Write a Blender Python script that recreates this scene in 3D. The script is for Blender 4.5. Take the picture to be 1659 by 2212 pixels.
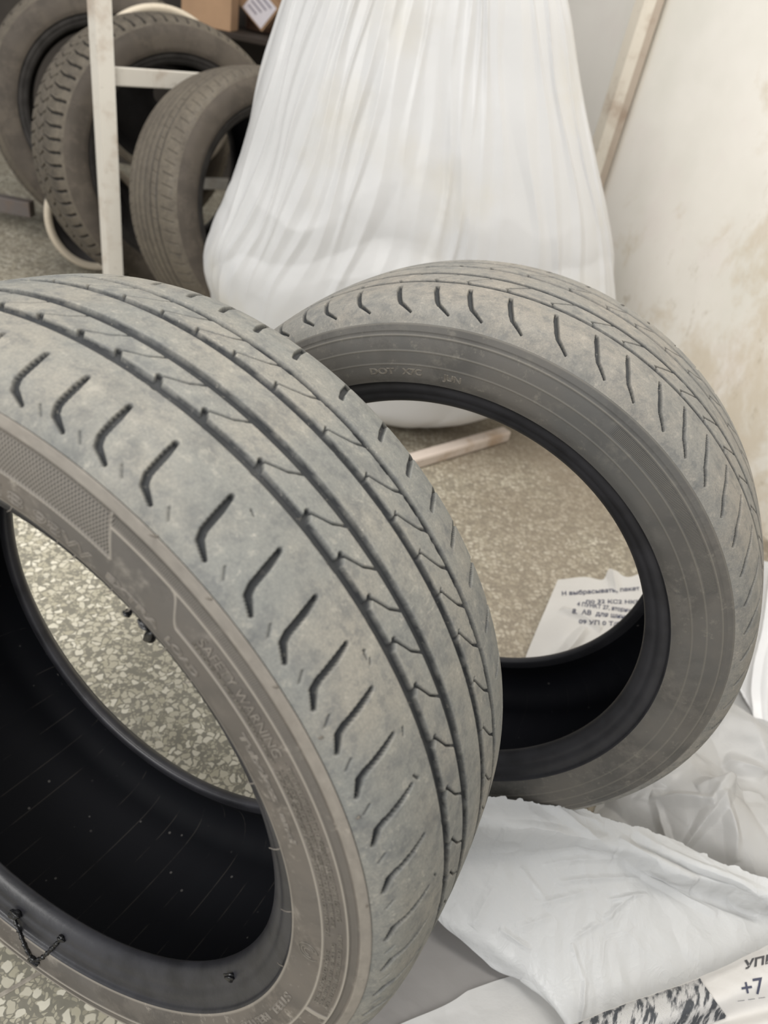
import bpy, math, random
import numpy as np
from mathutils import Vector, Matrix
from mathutils.bvhtree import BVHTree

for o in list(bpy.data.objects): bpy.data.objects.remove(o)
SC = bpy.context.scene
COL = SC.collection
# ------------------------------------------------------------------ camera
CAM_H = 0.8809
FPX, PX, PY = 1572.06, 829.5, 1106.0
CR = np.array([[0.98576, 0.13529, 0.0999], [-0.0, -0.59403, 0.80444], [0.16817, -0.79299, -0.58557]])          # camera axes (right, down, forward) in world, as columns
cam_d = bpy.data.cameras.new('camera'); cam = bpy.data.objects.new('camera', cam_d); COL.objects.link(cam)
cam.matrix_world = Matrix(((CR[0,0], -CR[0,1], -CR[0,2], 0), (CR[1,0], -CR[1,1], -CR[1,2], 0),
                           (CR[2,0], -CR[2,1], -CR[2,2], CAM_H), (0, 0, 0, 1)))
cam_d.sensor_fit = 'VERTICAL'; cam_d.sensor_height = 36.0; cam_d.sensor_width = 27.0
cam_d.lens = 36.0 * FPX / 2212.0
cam_d.clip_start = 0.02
cam_d.dof.use_dof = True; cam_d.dof.focus_distance = 0.62; cam_d.dof.aperture_fstop = 6.5
SC.camera = cam
# ------------------------------------------------------------------ light
world = bpy.data.worlds.new('world'); SC.world = world; world.use_nodes = True
bg = world.node_tree.nodes['Background']; bg.inputs[0].default_value = (0.97, 0.985, 1.0, 1); bg.inputs[1].default_value = 0.60
def area(name, loc, target, size, power, color=(1, 1, 1)):
    l = bpy.data.lights.new(name, 'AREA'); l.shape = 'RECTANGLE'; l.size, l.size_y = size
    l.energy = power; l.color = color
    o = bpy.data.objects.new(name, l); COL.objects.link(o); o.location = loc
    o.rotation_euler = (Vector(target) - Vector(loc)).to_track_quat('-Z', 'Y').to_euler()
    return o
area('ceiling_lamp', (0.35, 1.1, 2.9), (0.35, 1.0, 0), (2.6, 1.2), 62, (1.0, 0.96, 0.90))
area('fill_light', (-1.6, -1.6, 2.3), (0.1, 0.9, 0.2), (1.8, 1.2), 75, (1.0, 0.98, 0.95))  # added fill from left-front to brighten the right wall, no known source
SC.view_settings.view_transform = 'Standard'; SC.view_settings.look = 'None'
SC.view_settings.gamma = 1.0; SC.view_settings.use_curve_mapping = False
SC.view_settings.exposure = 0.12

rng = np.random.default_rng(7)
random.seed(7)
# ------------------------------------------------------------------ helpers
def ray(px, py): return CR @ np.array([(px - PX) / FPX, (py - PY) / FPX, 1.0])
def at_z(px, py, z):
    r = ray(px, py); return np.array([0, 0, CAM_H]) + r * ((z - CAM_H) / r[2])
def at_y(px, py, y):
    r = ray(px, py); return np.array([0, 0, CAM_H]) + r * (y / r[1])

def tag(o, label=None, cat=None, group=None, kind=None):
    if label: o['label'] = label
    if cat: o['category'] = cat
    if group: o['group'] = group
    if kind: o['kind'] = kind
    return o
def empty(name, loc):
    o = bpy.data.objects.new(name, None); COL.objects.link(o); o.location = loc; o.empty_display_size = .05
    return o
def put(name, me, mat, parent=None, mw=None, label=None):
    o = bpy.data.objects.new(name, me); COL.objects.link(o)
    if mat is not None and len(me.materials) == 0: me.materials.append(mat)
    if mw is None: mw = Matrix.Identity(4)
    if parent is not None:
        o.parent = parent
        o.matrix_parent_inverse = Matrix.Identity(4)
        o.matrix_local = parent.matrix_basis.inverted() @ mw if parent.parent is None else mw
    else:
        o.matrix_world = mw
    if label: o['label'] = label
    return o
def mesh(name, V, Fq, smooth=True):
    """V (n,3); Fq (m,4) or list of index tuples"""
    me = bpy.data.meshes.new(name)
    V = np.asarray(V, dtype=np.float32)
    if isinstance(Fq, np.ndarray) and Fq.ndim == 2:
        k = Fq.shape[1]; m = Fq.shape[0]
        me.vertices.add(len(V)); me.vertices.foreach_set('co', V.ravel())
        me.loops.add(m * k); me.loops.foreach_set('vertex_index', Fq.astype(np.int32).ravel())
        me.polygons.add(m); me.polygons.foreach_set('loop_start', np.arange(0, m * k, k, dtype=np.int32))
        me.polygons.foreach_set('loop_total', np.full(m, k, dtype=np.int32))
        me.update(calc_edges=True)
    else:
        me.from_pydata([tuple(map(float, v)) for v in V], [], [tuple(int(i) for i in q) for q in Fq]); me.update()
    me.polygons.foreach_set('use_smooth', np.full(len(me.polygons), smooth))
    me.validate()
    return me
def gridfaces(nr, nc, close_c=False, flip=False):
    r = np.arange(nr - 1)[:, None]; c = np.arange(nc if close_c else nc - 1)[None, :]
    c2 = (c + 1) % nc
    q = np.stack([r * nc + c + 0 * r, r * nc + c2 + 0 * r, (r + 1) * nc + c2, (r + 1) * nc + c], -1).reshape(-1, 4)
    return q[:, ::-1] if flip else q
def boxmesh(name, size, bevel=0.003):
    import bmesh
    bm = bmesh.new(); bmesh.ops.create_cube(bm, size=1)
    for v in bm.verts: v.co = Vector((v.co.x * size[0], v.co.y * size[1], v.co.z * size[2]))
    if bevel: bmesh.ops.bevel(bm, geom=bm.edges[:], offset=bevel, segments=2, affect='EDGES', profile=.5)
    me = bpy.data.meshes.new(name); bm.to_mesh(me); bm.free(); return me
def tube(P, rad, seg=8, closed=False):
    P = np.asarray(P, float); n = len(P); rad = np.broadcast_to(np.asarray(rad, float), (n,))
    T = np.gradient(P, axis=0)
    if closed: T = np.roll(P, -1, 0) - np.roll(P, 1, 0)
    T /= np.linalg.norm(T, axis=1)[:, None] + 1e-12
    ref = np.array([0, 0, 1.0]) if abs(T[:, 2]).mean() < .9 else np.array([1.0, 0, 0])
    A = np.cross(T, ref); A /= np.linalg.norm(A, axis=1)[:, None] + 1e-12; B = np.cross(T, A)
    ph = np.linspace(0, 2 * np.pi, seg, endpoint=False)
    V = P[:, None, :] + rad[:, None, None] * (np.cos(ph)[None, :, None] * A[:, None, :] + np.sin(ph)[None, :, None] * B[:, None, :])
    V = V.reshape(-1, 3); Fq = [tuple(q) for q in gridfaces(n, seg, True)]
    if closed:
        Fq += [((n - 1) * seg + j, (n - 1) * seg + (j + 1) % seg, (j + 1) % seg, j) for j in range(seg)]
    else:
        Fq += [tuple(range(seg))[::-1], tuple((n - 1) * seg + j for j in range(seg))]
    return V, Fq
# value noise in numpy
_perm = np.random.default_rng(3).random((256, 256))
def vnoise(x, y, seed=0):
    xi = np.floor(x).astype(int); yi = np.floor(y).astype(int); fx = x - xi; fy = y - yi
    fx = fx * fx * fx * (fx * (6 * fx - 15) + 10); fy = fy * fy * fy * (fy * (6 * fy - 15) + 10)
    g = lambda a, b: _perm[(a + seed * 37) % 256, (b + seed * 91) % 256]
    return (g(xi, yi) * (1 - fx) + g(xi + 1, yi) * fx) * (1 - fy) + (g(xi, yi + 1) * (1 - fx) + g(xi + 1, yi + 1) * fx) * fy
def fbm(x, y, seed=0, octv=4):
    s = 0; a = .5
    for k in range(octv): s = s + a * vnoise(x * 2 ** k, y * 2 ** k, seed + k); a *= .5
    return s / .9375
def sstep(a, b, x):
    t = np.clip((x - a) / (b - a), 0, 1); return t * t * (3 - 2 * t)
def crumple(x, y, seed, scale=1.0, n=9):
    """faceted, creased film: folded triangle waves in warped directions"""
    x, y = np.broadcast_arrays(x, y); r = np.random.default_rng(seed); h = np.zeros(x.shape)
    for k in range(n):
        an = r.uniform(0, np.pi); fr = r.uniform(3, 16) * scale; ph = r.uniform(0, 9)
        w = 1.6 * (fbm(x * 3.1 * scale + 3 * k, y * 3.1 * scale, seed + k) - .5)
        t = (np.cos(an) * x + np.sin(an) * y) * fr + ph + w * 1.5
        tri = np.abs(t - np.floor(t) - .5) * 2
        m = sstep(.4, .7, fbm(x * 2.3 * scale + 11 * k, y * 2.3 * scale + 5, seed + 50 + k, 3))
        h += tri * m / fr
    return h
# ------------------------------------------------------------------ materials
class Mat:
    def __init__(s, name):
        s.m = bpy.data.materials.new(name); s.m.use_nodes = True; s.t = s.m.node_tree; s.t.nodes.clear()
        s.out = s.n('ShaderNodeOutputMaterial'); s._obj = None
    def n(s, typ, props=None, **inp):
        nd = s.t.nodes.new(typ)
        for k, v in (props or {}).items(): setattr(nd, k, v)
        for k, v in inp.items():
            key = int(k[1:]) if k[0] == 'i' and k[1:].isdigit() else k.replace('_', ' ')
            s.set(nd, key, v)
        return nd
    def set(s, nd, key, v):
        sock = nd.inputs[key]
        if isinstance(v, bpy.types.NodeSocket): s.t.links.new(v, sock)
        elif isinstance(v, bpy.types.Node): s.t.links.new(v.outputs[0], sock)
        else:
            if hasattr(sock.default_value, '__len__') and not isinstance(v, str):
                v = tuple(v)
                if len(v) == 3 and len(sock.default_value) == 4: v = v + (1.0,)
            sock.default_value = v
    def obj(s):
        if s._obj is None: s._obj = s.n('ShaderNodeTexCoord').outputs['Object']
        return s._obj
    def noise(s, scale, detail=4, rough=.55, vec=None, dist=0.0):
        return s.n('ShaderNodeTexNoise', Vector=vec if vec is not None else s.obj(), Scale=scale, Detail=detail, Roughness=rough, Distortion=dist).outputs['Fac']
    def ramp(s, fac, a, b, c0=0.0, c1=1.0):
        return s.n('ShaderNodeMapRange', {'interpolation_type': 'SMOOTHSTEP'}, i0=fac, i1=a, i2=b, i3=c0, i4=c1).outputs[0]
    def mix(s, fac, a, b):
        nd = s.n('ShaderNodeMix', {'data_type': 'RGBA'}); s.set(nd, 0, fac); s.set(nd, 6, a); s.set(nd, 7, b); return nd.outputs[2]
    def math(s, op, a, b=0.0, c=0.0):
        return s.n('ShaderNodeMath', {'operation': op}, i0=a, i1=b, i2=c).outputs[0]
    def bump(s, h, strength=.3, dist=.001, normal=None):
        nd = s.n('ShaderNodeBump', Height=h, Strength=strength, Distance=dist)
        if normal is not None: s.set(nd, 'Normal', normal)
        return nd.outputs[0]
    def scale(s, vec, v):
        return s.n('ShaderNodeMapping', Vector=vec, Scale=v).outputs[0]
    def bsdf(s, color, rough=.6, normal=None, spec=.4, **kw):
        p = s.n('ShaderNodeBsdfPrincipled'); s.set(p, 'Base Color', color); s.set(p, 'Roughness', rough); s.set(p, 'Specular IOR Level', spec)
        if normal is not None: s.set(p, 'Normal', normal)
        for k, v in kw.items(): s.set(p, k.replace('_', ' '), v)
        s.t.links.new(p.outputs[0], s.out.inputs[0]); return p
    def polar(s):
        sp = s.n('ShaderNodeSeparateXYZ', i0=s.obj())
        th = s.math('ARCTAN2', sp.outputs[1], sp.outputs[0])
        r = s.math('SQRT', s.math('ADD', s.math('MULTIPLY', sp.outputs[0], sp.outputs[0]), s.math('MULTIPLY', sp.outputs[1], sp.outputs[1])))
        return th, r, sp.outputs[2]

def rubber_tread(name, dust, beige, dark, groove, scuff=.6):
    m = Mat(name)
    th, r, z = m.polar()
    pol = m.n('ShaderNodeCombineXYZ', i0=m.math('MULTIPLY', th, .33), i1=z, i2=r).outputs[0]
    n1 = m.noise(9, 6, .6, pol); n2 = m.noise(34, 6, .65, pol); n3 = m.noise(260, 4, .7, pol)
    streak = m.noise(1.0, 5, .7, m.scale(pol, (420, 60, 60)))
    c = m.mix(m.ramp(n1, .38, .66), dust, beige)
    c = m.mix(m.ramp(n2, .5, .74, 0, .65), c, dark)
    pale = m.math('MULTIPLY', m.ramp(n3, .56, .74), m.ramp(m.noise(16, 3, .5, pol), .5, .68))
    c = m.mix(m.math('MULTIPLY', pale, scuff), c, tuple(min(1, x * 1.9) for x in beige))
    sm = m.math('MULTIPLY', m.ramp(streak, .55, .7), m.ramp(m.noise(6.5, 2, .5, pol), .55, .68))
    c = m.mix(m.math('MULTIPLY', sm, scuff), c, tuple(min(1, x * 1.8) for x in beige))
    n4 = m.noise(620, 3, .7, pol); n5 = m.noise(95, 5, .7, pol)
    c = m.mix(m.ramp(n4, .42, .62, .28, 0), c, dark); c = m.mix(m.ramp(n5, .36, .50, .45, 0), c, dark)
    c = m.mix(m.ramp(n5, .56, .70, 0, .35), c, tuple(min(1, x * 1.5) for x in beige))
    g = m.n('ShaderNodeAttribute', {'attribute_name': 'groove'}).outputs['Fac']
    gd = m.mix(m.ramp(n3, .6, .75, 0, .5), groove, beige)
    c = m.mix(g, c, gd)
    bh = m.math('ADD', m.math('MULTIPLY', n3, .6), m.math('ADD', m.math('MULTIPLY', n2, 1.2), m.math('MULTIPLY', streak, .4)))
    m.bsdf(c, m.ramp(n2, .3, .7, .55, .85), m.bump(bh, .35, .0012), .35)
    return m.m
def rubber_side(name, base, brown, pale, ridges=None):
    """ridges: fine radial ribs and a cross-hatched zone moulded into the sidewall"""
    m = Mat(name)
    th, r, z = m.polar()
    n1 = m.noise(7, 5, .6); n2 = m.noise(40, 6, .65); n3 = m.noise(300, 3, .7)
    c = m.mix(m.ramp(n1, .35, .65), base, brown)
    c = m.mix(m.ramp(n2, .55, .8, 0, .55), c, pale)
    c = m.mix(m.math('MULTIPLY', m.ramp(m.noise(26, 6, .7), .46, .60, .5, 0), m.ramp(m.noise(9, 3), .40, .58)), c, tuple(x * .55 for x in base))
    c = m.mix(m.math('MULTIPLY', m.ramp(m.noise(85, 5, .75), .56, .72, 0, .6), m.ramp(m.noise(6, 3), .44, .6)), c, pale)
    w = m.n('ShaderNodeAttribute', {'attribute_name': 'wear'}).outputs['Fac']
    c = m.mix(m.math('MULTIPLY', w, .8), c, pale)
    h = m.math('ADD', m.math('MULTIPLY', n2, .4), m.math('MULTIPLY', n3, .25))
    if ridges:
        zr = m.n('ShaderNodeAttribute', {'attribute_name': 'ribzone'}).outputs['Fac']
        zh = m.n('ShaderNodeAttribute', {'attribute_name': 'hatchzone'}).outputs['Fac']
        s1 = m.math('SINE', m.math('MULTIPLY', th, 1380.0))
        ta = m.math('MULTIPLY', th, .29 * 2 * math.pi / .0024); rr = m.math('MULTIPLY', r, 2 * math.pi / .0040)
        l1 = m.ramp(m.math('SINE', m.math('ADD', ta, rr)), .45, .95); l2 = m.ramp(m.math('SINE', m.math('SUBTRACT', ta, rr)), .45, .95)
        hat = m.math('MAXIMUM', l1, l2)
        rib = m.math('MULTIPLY', m.math('ADD', m.math('MULTIPLY', s1, .5), .5), zr)
        hz = m.math('MULTIPLY', hat, zh)
        dust = m.math('MAXIMUM', m.math('MULTIPLY', m.ramp(rib, .55, 1.0), .55), m.math('MULTIPLY', hz, .55))
        zone = m.math('MAXIMUM', zr, zh)
        c = m.mix(m.math('MULTIPLY', zone, .5), c, tuple(x * .6 for x in base))
        c = m.mix(dust, c, pale)
        h = m.math('ADD', h, m.math('MULTIPLY', m.math('ADD', rib, hz), 1.0))
    m.bsdf(c, .72, m.bump(h, .6, .0008), .35)
    return m.m
def plain(name, col, rough=.6, spec=.4, var=.0, vscale=20, bump=0.0, bscale=80, metallic=0.0):
    m = Mat(name); c = col
    if var:
        n = m.noise(vscale, 5, .6); c = m.mix(m.ramp(n, .35, .7), col, tuple(x * (1 - var) for x in col))
    nm = m.bump(m.noise(bscale, 4, .6), bump, .001) if bump else None
    m.bsdf(c, rough, nm, spec, Metallic=metallic); return m.m
def film(name, col, transl=.25, alpha=1.0, rough=.35, stain=None, bumps=.25, bscale=14, ridge=0.0):
    m = Mat(name)
    n1 = m.noise(bscale, 6, .62, None, .6); n2 = m.noise(bscale * 6, 4, .6)
    c = col
    if stain is not None: c = m.mix(m.ramp(m.noise(4.2, 4, .55), .52, .74, 0, .75), col, stain)
    hh = m.math('ADD', n1, m.math('MULTIPLY', n2, .15))
    if ridge:   # sharp little creases where thin film has been crushed
        for sc_, am in ((7, 1.0), (17, .6), (38, .3)):
            rg = m.math('POWER', m.math('SUBTRACT', 1.0, m.math('ABSOLUTE', m.math('MULTIPLY_ADD', m.noise(sc_, 3, .5, None, 1.2), 2.0, -1.0))), 9.0)
            hh = m.math('ADD', hh, m.math('MULTIPLY', rg, m.math('MULTIPLY', m.ramp(m.noise(sc_ * .5, 2), .42, .62), ridge * am)))
    nm = m.bump(hh, bumps, .01)
    p = m.n('ShaderNodeBsdfPrincipled'); m.set(p, 'Base Color', c); m.set(p, 'Roughness', rough); m.set(p, 'Specular IOR Level', .4); m.set(p, 'Normal', nm)
    t = m.n('ShaderNodeBsdfTranslucent'); m.set(t, 0, c); m.set(t, 'Normal', nm)
    a = m.n('ShaderNodeMixShader'); m.set(a, 0, transl); m.t.links.new(p.outputs[0], a.inputs[1]); m.t.links.new(t.outputs[0], a.inputs[2])
    sh = a
    if alpha < 1:
        tr = m.n('ShaderNodeBsdfTransparent'); b = m.n('ShaderNodeMixShader'); m.set(b, 0, alpha)
        m.t.links.new(tr.outputs[0], b.inputs[1]); m.t.links.new(a.outputs[0], b.inputs[2]); sh = b
    m.t.links.new(sh.outputs[0], m.out.inputs[0]); return m.m

def mat_floor():
    m = Mat('terrazzo'); o = m.obj()
    wob = m.n('ShaderNodeTexNoise', Vector=o, Scale=85, Detail=1).outputs['Color']
    v = m.n('ShaderNodeVectorMath', {'operation': 'MULTIPLY_ADD'}, i0=wob, i1=(.012, .012, 0), i2=o).outputs[0]
    v = m.n('ShaderNodeVectorMath', {'operation': 'MULTIPLY'}, i0=v, i1=(1, 1, 0)).outputs[0]
    def chips(sc, th):
        e = m.n('ShaderNodeTexVoronoi', {'feature': 'DISTANCE_TO_EDGE', 'voronoi_dimensions': '2D'}, Vector=v, Scale=sc).outputs['Distance']
        cc = m.n('ShaderNodeTexVoronoi', {'feature': 'F1', 'voronoi_dimensions': '2D'}, Vector=v, Scale=sc).outputs['Color']
        f1 = m.n('ShaderNodeTexVoronoi', {'feature': 'F1', 'voronoi_dimensions': '2D'}, Vector=v, Scale=sc).outputs['Distance']
        sp = m.n('ShaderNodeSeparateColor', i0=cc)
        return m.math('MULTIPLY', m.ramp(e, th * .55, th * .55 + .08), m.ramp(f1, .56, .46)), sp.outputs[0], sp.outputs[1]
    a, ra, rb = chips(92, .12); b, sa, sb = chips(210, .12)
    big = m.math('MULTIPLY', a, m.ramp(ra, .28, .34)); small = m.math('MULTIPLY', b, m.ramp(sa, .35, .4))
    mat_c = m.mix(m.noise(60, 4), (.185, .175, .14), (.25, .235, .19))
    chip_c = m.mix(rb, (.40, .37, .28), (.68, .645, .54)); chip_s = m.mix(sb, (.28, .26, .20), (.50, .465, .36))
    c = m.mix(small, mat_c, chip_s); c = m.mix(big, c, chip_c)
    sp = m.n('ShaderNodeSeparateXYZ', i0=o)
    # trodden-in dirt, heavier away from the bay where the tyres are stood
    d = m.math('ADD', m.ramp(sp.outputs[0], -.05, .45, 0, .55), m.ramp(sp.outputs[1], 1.1, 2.0, 0, .35))
    d = m.math('MULTIPLY', d, m.ramp(m.noise(3.5, 5, .6), .25, .6, .55, 1.15))
    dirt = m.mix(m.noise(45, 5, .7), (.16, .125, .09), (.27, .22, .165))
    c = m.mix(m.math('MINIMUM', d, .8), c, dirt)
    m.bsdf(c, m.ramp(m.noise(9, 3), .3, .7, .4, .7), m.bump(m.math('MULTIPLY', m.noise(300, 2), 1.0), .12, .001), .4)
    return m.m
def mat_wall():
    m = Mat('painted_sheet'); o = m.obj(); sp = m.n('ShaderNodeSeparateXYZ', i0=o)
    base = m.mix(m.ramp(m.noise(2.2, 4, .55), .35, .68), (.90, .865, .80), (.80, .775, .70))
    base = m.mix(m.ramp(m.noise(5.5, 4, .6), .5, .75, 0, .6), base, (.86, .80, .75))
    n = m.noise(6, 8, .68, m.scale(o, (1, 1, .8)), .4)
    lo = m.ramp(sp.outputs[2], .75, .15, 0, .10)
    fr = m.ramp(sp.outputs[1], 2.05, 1.55, -.07, .13)
    st = m.ramp(m.math('ADD', n, m.math('ADD', lo, fr)), .56, .76)
    c = m.mix(m.math('MULTIPLY', st, .5), base, (.58, .47, .31))
    n2 = m.noise(28, 6, .7, m.scale(o, (1, 1, .5)))
    st2 = m.math('MULTIPLY', m.ramp(n2, .57, .70), m.ramp(m.math('ADD', m.noise(3.1, 3), m.math('ADD', lo, fr)), .50, .66))
    c = m.mix(m.math('MULTIPLY', st2, .5), c, (.46, .39, .28))
    sc = m.ramp(m.noise(1, 5, .75, m.scale(o, (30, 30, 220))), .73, .78)
    c = m.mix(m.math('MULTIPLY', sc, m.ramp(m.noise(5, 2), .5, .65)), c, (.32, .25, .2))
    m.bsdf(c, .55, m.bump(m.noise(7, 3), .15, .01), .35); return m.m
def mat_metal_paint(name, col, rust):
    m = Mat(name)
    c = m.mix(m.ramp(m.noise(9, 6, .65), .5, .72, 0, .8), col, rust)
    c = m.mix(m.ramp(m.noise(60, 5, .7), .6, .75, 0, .6), c, tuple(x * .6 for x in rust))
    m.bsdf(c, .5, m.bump(m.noise(70, 4), .2, .001), .4); return m.m

DOWN = CR @ np.array([0, 1.0, 0])   # the angle 0 of every near tyre is measured against this
# ------------------------------------------------------------------ tyres
PROF = np.array([(.1136, .255), (.1168, .262), (.1182, .272), (.1185, .281), (.1178, .2895), (.1160, .297), (.1136, .3028), (.1105, .3095),
                 (.1055, .3164), (.101, .3206), (.096, .3240), (.090, .3263), (.083, .3284), (.072, .3306), (.060, .3320), (.047, .3330), (.033, .3338), (.0175, .3345), (0, .3347)])
def densify(P, step):
    P = np.asarray(P, float)
    s = np.concatenate([[0], np.cumsum(np.linalg.norm(np.diff(P, axis=0), axis=1))])
    n = max(2, int(round(s[-1] / step)) + 1); S = np.linspace(0, s[-1], n)
    # Catmull-Rom style smoothing through cubic hermite
    m = np.gradient(P, s, axis=0); i = np.clip(np.searchsorted(s, S, 'right') - 1, 0, len(P) - 2)
    h = (s[i + 1] - s[i]); t = (S - s[i]) / h
    h00 = 2 * t**3 - 3 * t**2 + 1; h10 = t**3 - 2 * t**2 + t; h01 = -2 * t**3 + 3 * t**2; h11 = t**3 - t**2
    return h00[:, None] * P[i] + (h10 * h)[:, None] * m[i] + h01[:, None] * P[i + 1] + (h11 * h)[:, None] * m[i + 1]
def prof_normals(P):
    t = np.gradient(P, axis=0); n = np.stack([-t[:, 1], t[:, 0]], 1); n /= np.linalg.norm(n, axis=1)[:, None]
    return n
def seg_dist(X, Y, x0, y0, x1, y1):
    dx, dy = x1 - x0, y1 - y0; L = dx * dx + dy * dy + 1e-18
    t = np.clip(((X - x0) * dx + (Y - y0) * dy) / L, 0, 1)
    return np.hypot(X - x0 - t * dx, Y - y0 - t * dy), t
class Tread:
    """accumulates groove depth on an unrolled (angle, lateral) grid, in metres"""
    def __init__(s, theta, lat, R):
        s.th = theta; s.lat = lat; s.R = R; s.d = np.zeros((len(lat), len(theta)), np.float32)
    def ring(s, y, w, depth, wob=0.0):
        yy = s.lat[:, None] - y
        if wob: yy = yy + wob * (fbm(s.th[None, :] * 40 + y * 900, 0 * s.th[None, :], 5) - .5)
        e = .0007
        k = np.clip((w / 2 + e / 2 - np.abs(yy)) / e, 0, 1)
        s.d = np.maximum(s.d, (depth * k).astype(np.float32))
    def cut(s, pts, w, depth, e=.0006):
        """pts: (deg, y) polyline; w: width at each point"""
        p = np.array(pts, float); x = np.radians(p[:, 0]) * s.R; y = p[:, 1]
        w = np.broadcast_to(np.asarray(w, float), (len(p),)); pad = w.max() + .002
        tx = s.th * s.R
        per = 2 * np.pi * s.R
        for sh in (-per, 0, per):
            ci = np.where((tx > x.min() + sh - pad) & (tx < x.max() + sh + pad))[0]
            ri = np.where((s.lat > y.min() - pad) & (s.lat < y.max() + pad))[0]
            if len(ci) == 0 or len(ri) == 0: continue
            X = tx[ci][None, :] - sh; Y = s.lat[ri][:, None]
            best = np.zeros((len(ri), len(ci)), np.float32)
            for k in range(len(p) - 1):
                dd, t = seg_dist(X, Y, x[k], y[k], x[k + 1], y[k + 1])
                ww = w[k] + (w[k + 1] - w[k]) * t
                best = np.maximum(best, np.clip((ww / 2 + e / 2 - dd) / e, 0, 1))
            sub = np.ix_(ri, ci); s.d[sub] = np.maximum(s.d[sub], depth * best)
def lat_of(Pfull):
    """signed lateral arc length, 0 at crown"""
    s = np.concatenate([[0], np.cumsum(np.linalg.norm(np.diff(Pfull, axis=0), axis=1))])
    k = np.argmin(np.abs(Pfull[:, 0])); return -(s - s[k])
def revolve(name, P, theta, closed=True):
    V = np.empty((len(P), len(theta), 3), np.float32)
    V[..., 0] = P[:, 1][:, None] * np.cos(theta)[None, :]; V[..., 1] = P[:, 1][:, None] * np.sin(theta)[None, :]; V[..., 2] = P[:, 0][:, None]
    return V
def attr(me, name, arr):
    a = me.attributes.new(name, 'FLOAT', 'POINT'); a.data.foreach_set('value', np.asarray(arr, np.float32).ravel())

def build_tyre(root_name, label, group, center, axis, mats, tread_fn, side_fn=None, R=.3347, rim=.229, half=.1185, theta=None, lstep=.0008, sstep_=.0006, ref=DOWN, gdepth=1.0, cat='tyre', size=1.0):
    a = np.asarray(axis, float); a /= np.linalg.norm(a)
    u = np.cross(a, ref); u /= np.linalg.norm(u); v = np.cross(a, u)
    center = np.asarray(center, float)
    MW = Matrix(((u[0], v[0], a[0], center[0]), (u[1], v[1], a[1], center[1]), (u[2], v[2], a[2], center[2]), (0, 0, 0, 1))) @ Matrix.Scale(size, 4)
    dn = np.array([0, 0, -1.0]); dr = dn - a * (a @ dn); dr /= np.linalg.norm(dr)
    base = center + dr * R * size
    root = empty(root_name, Vector(base)); tag(root, label, cat, group); parts = {}
    k = (R - rim) / (.3347 - .229); ka = half / .1185
    fit = lambda P: np.stack([np.asarray(P)[:, 0] * ka, R - (.3347 - np.asarray(P)[:, 1]) * k], 1)
    prof = fit(PROF)
    if theta is None: theta = np.linspace(-np.pi, np.pi, 720, endpoint=False)
    # --- tread
    i0 = 7
    T = prof[i0:]; T = np.concatenate([T, (T * [-1, 1])[::-1][1:]])
    T = densify(T, lstep); N = prof_normals(T)
    if N[len(N) // 2, 1] < 0: N = -N
    lat = lat_of(T)
    tr = Tread(theta, lat, R); tread_fn(tr, lambda aa: np.interp(aa, T[::-1, 0], lat[::-1]))
    D = tr.d
    cA = T[:, 0][:, None] - N[:, 0][:, None] * D; cR = T[:, 1][:, None] - N[:, 1][:, None] * D
    V = np.empty(D.shape + (3,), np.float32)
    V[..., 0] = cR * np.cos(theta); V[..., 1] = cR * np.sin(theta); V[..., 2] = cA
    me = mesh('tread', V.reshape(-1, 3), gridfaces(len(T), len(theta), True, True))
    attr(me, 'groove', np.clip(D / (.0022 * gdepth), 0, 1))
    put('tread', me, mats['tread'], root, MW)
    # --- sidewalls
    for sgn in (1, -1):
        S = densify(prof[:i0 + 1], sstep_ if sgn > 0 else .003); th = theta if sgn > 0 else theta[::max(1, len(theta) // 500)]
        n = prof_normals(S)
        if n[len(n) // 2, 0] < 0: n = -n
        V = np.empty((len(S), len(th), 3), np.float32)
        d = 0; at = {}
        if sgn > 0 and side_fn: d, at = side_fn(th, S)
        rr = S[:, 1][:, None] + n[:, 1][:, None] * d; zz = (S[:, 0][:, None] + n[:, 0][:, None] * d) * sgn
        V[..., 0] = rr * np.cos(th); V[..., 1] = rr * np.sin(th); V[..., 2] = zz
        me = mesh('sidewall', V.reshape(-1, 3), gridfaces(len(S), len(th), True, sgn < 0))
        for kk, vv in at.items(): attr(me, kk, np.broadcast_to(vv, (len(S), len(th))))
        so = put('sidewall', me, mats['side'], root, MW)
        if sgn > 0: parts['side'] = so
    # --- beads: rim line, seat with moulded steps, toe, back up the inside
    B = fit([(.1136, .255), (.1124, .2538), (.1100, .2530), (.1086, .2500), (.1078, .2465), (.1066, .2440), (.1060, .2432), (.1040, .2408),
             (.1022, .2370), (.0995, .2335), (.096, .2305), (.0915, .2290), (.088, .2293), (.0862, .2320), (.087, .2370), (.0895, .2440)])
    for sgn in (1, -1):
        S = densify(B, .0012); S = S * [sgn, 1]; th = theta[::max(1, len(theta) // 720)]
        me = mesh('bead', revolve('bead', S, th).reshape(-1, 3), gridfaces(len(S), len(th), True, sgn > 0))
        bo = put('bead', me, mats['bead'], root, MW)
        if sgn > 0: parts['bead'] = bo
    # --- inner liner
    I = fit([(.0895, .2440), (.097, .256), (.1035, .268), (.106, .281), (.1045, .294), (.099, .305), (.090, .3125), (.075, .3175), (.05, .3205), (.02, .322), (0, .3222)])
    I = np.concatenate([I, (I * [-1, 1])[::-1][1:]]); S = densify(I, .004); th = theta[::max(1, len(theta) // 480)]
    me = mesh('inner_liner', revolve('liner', S, th).reshape(-1, 3), gridfaces(len(S), len(th), True, False))
    put('inner_liner', me, mats['liner'], root, MW)
    return root, MW, parts

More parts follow.
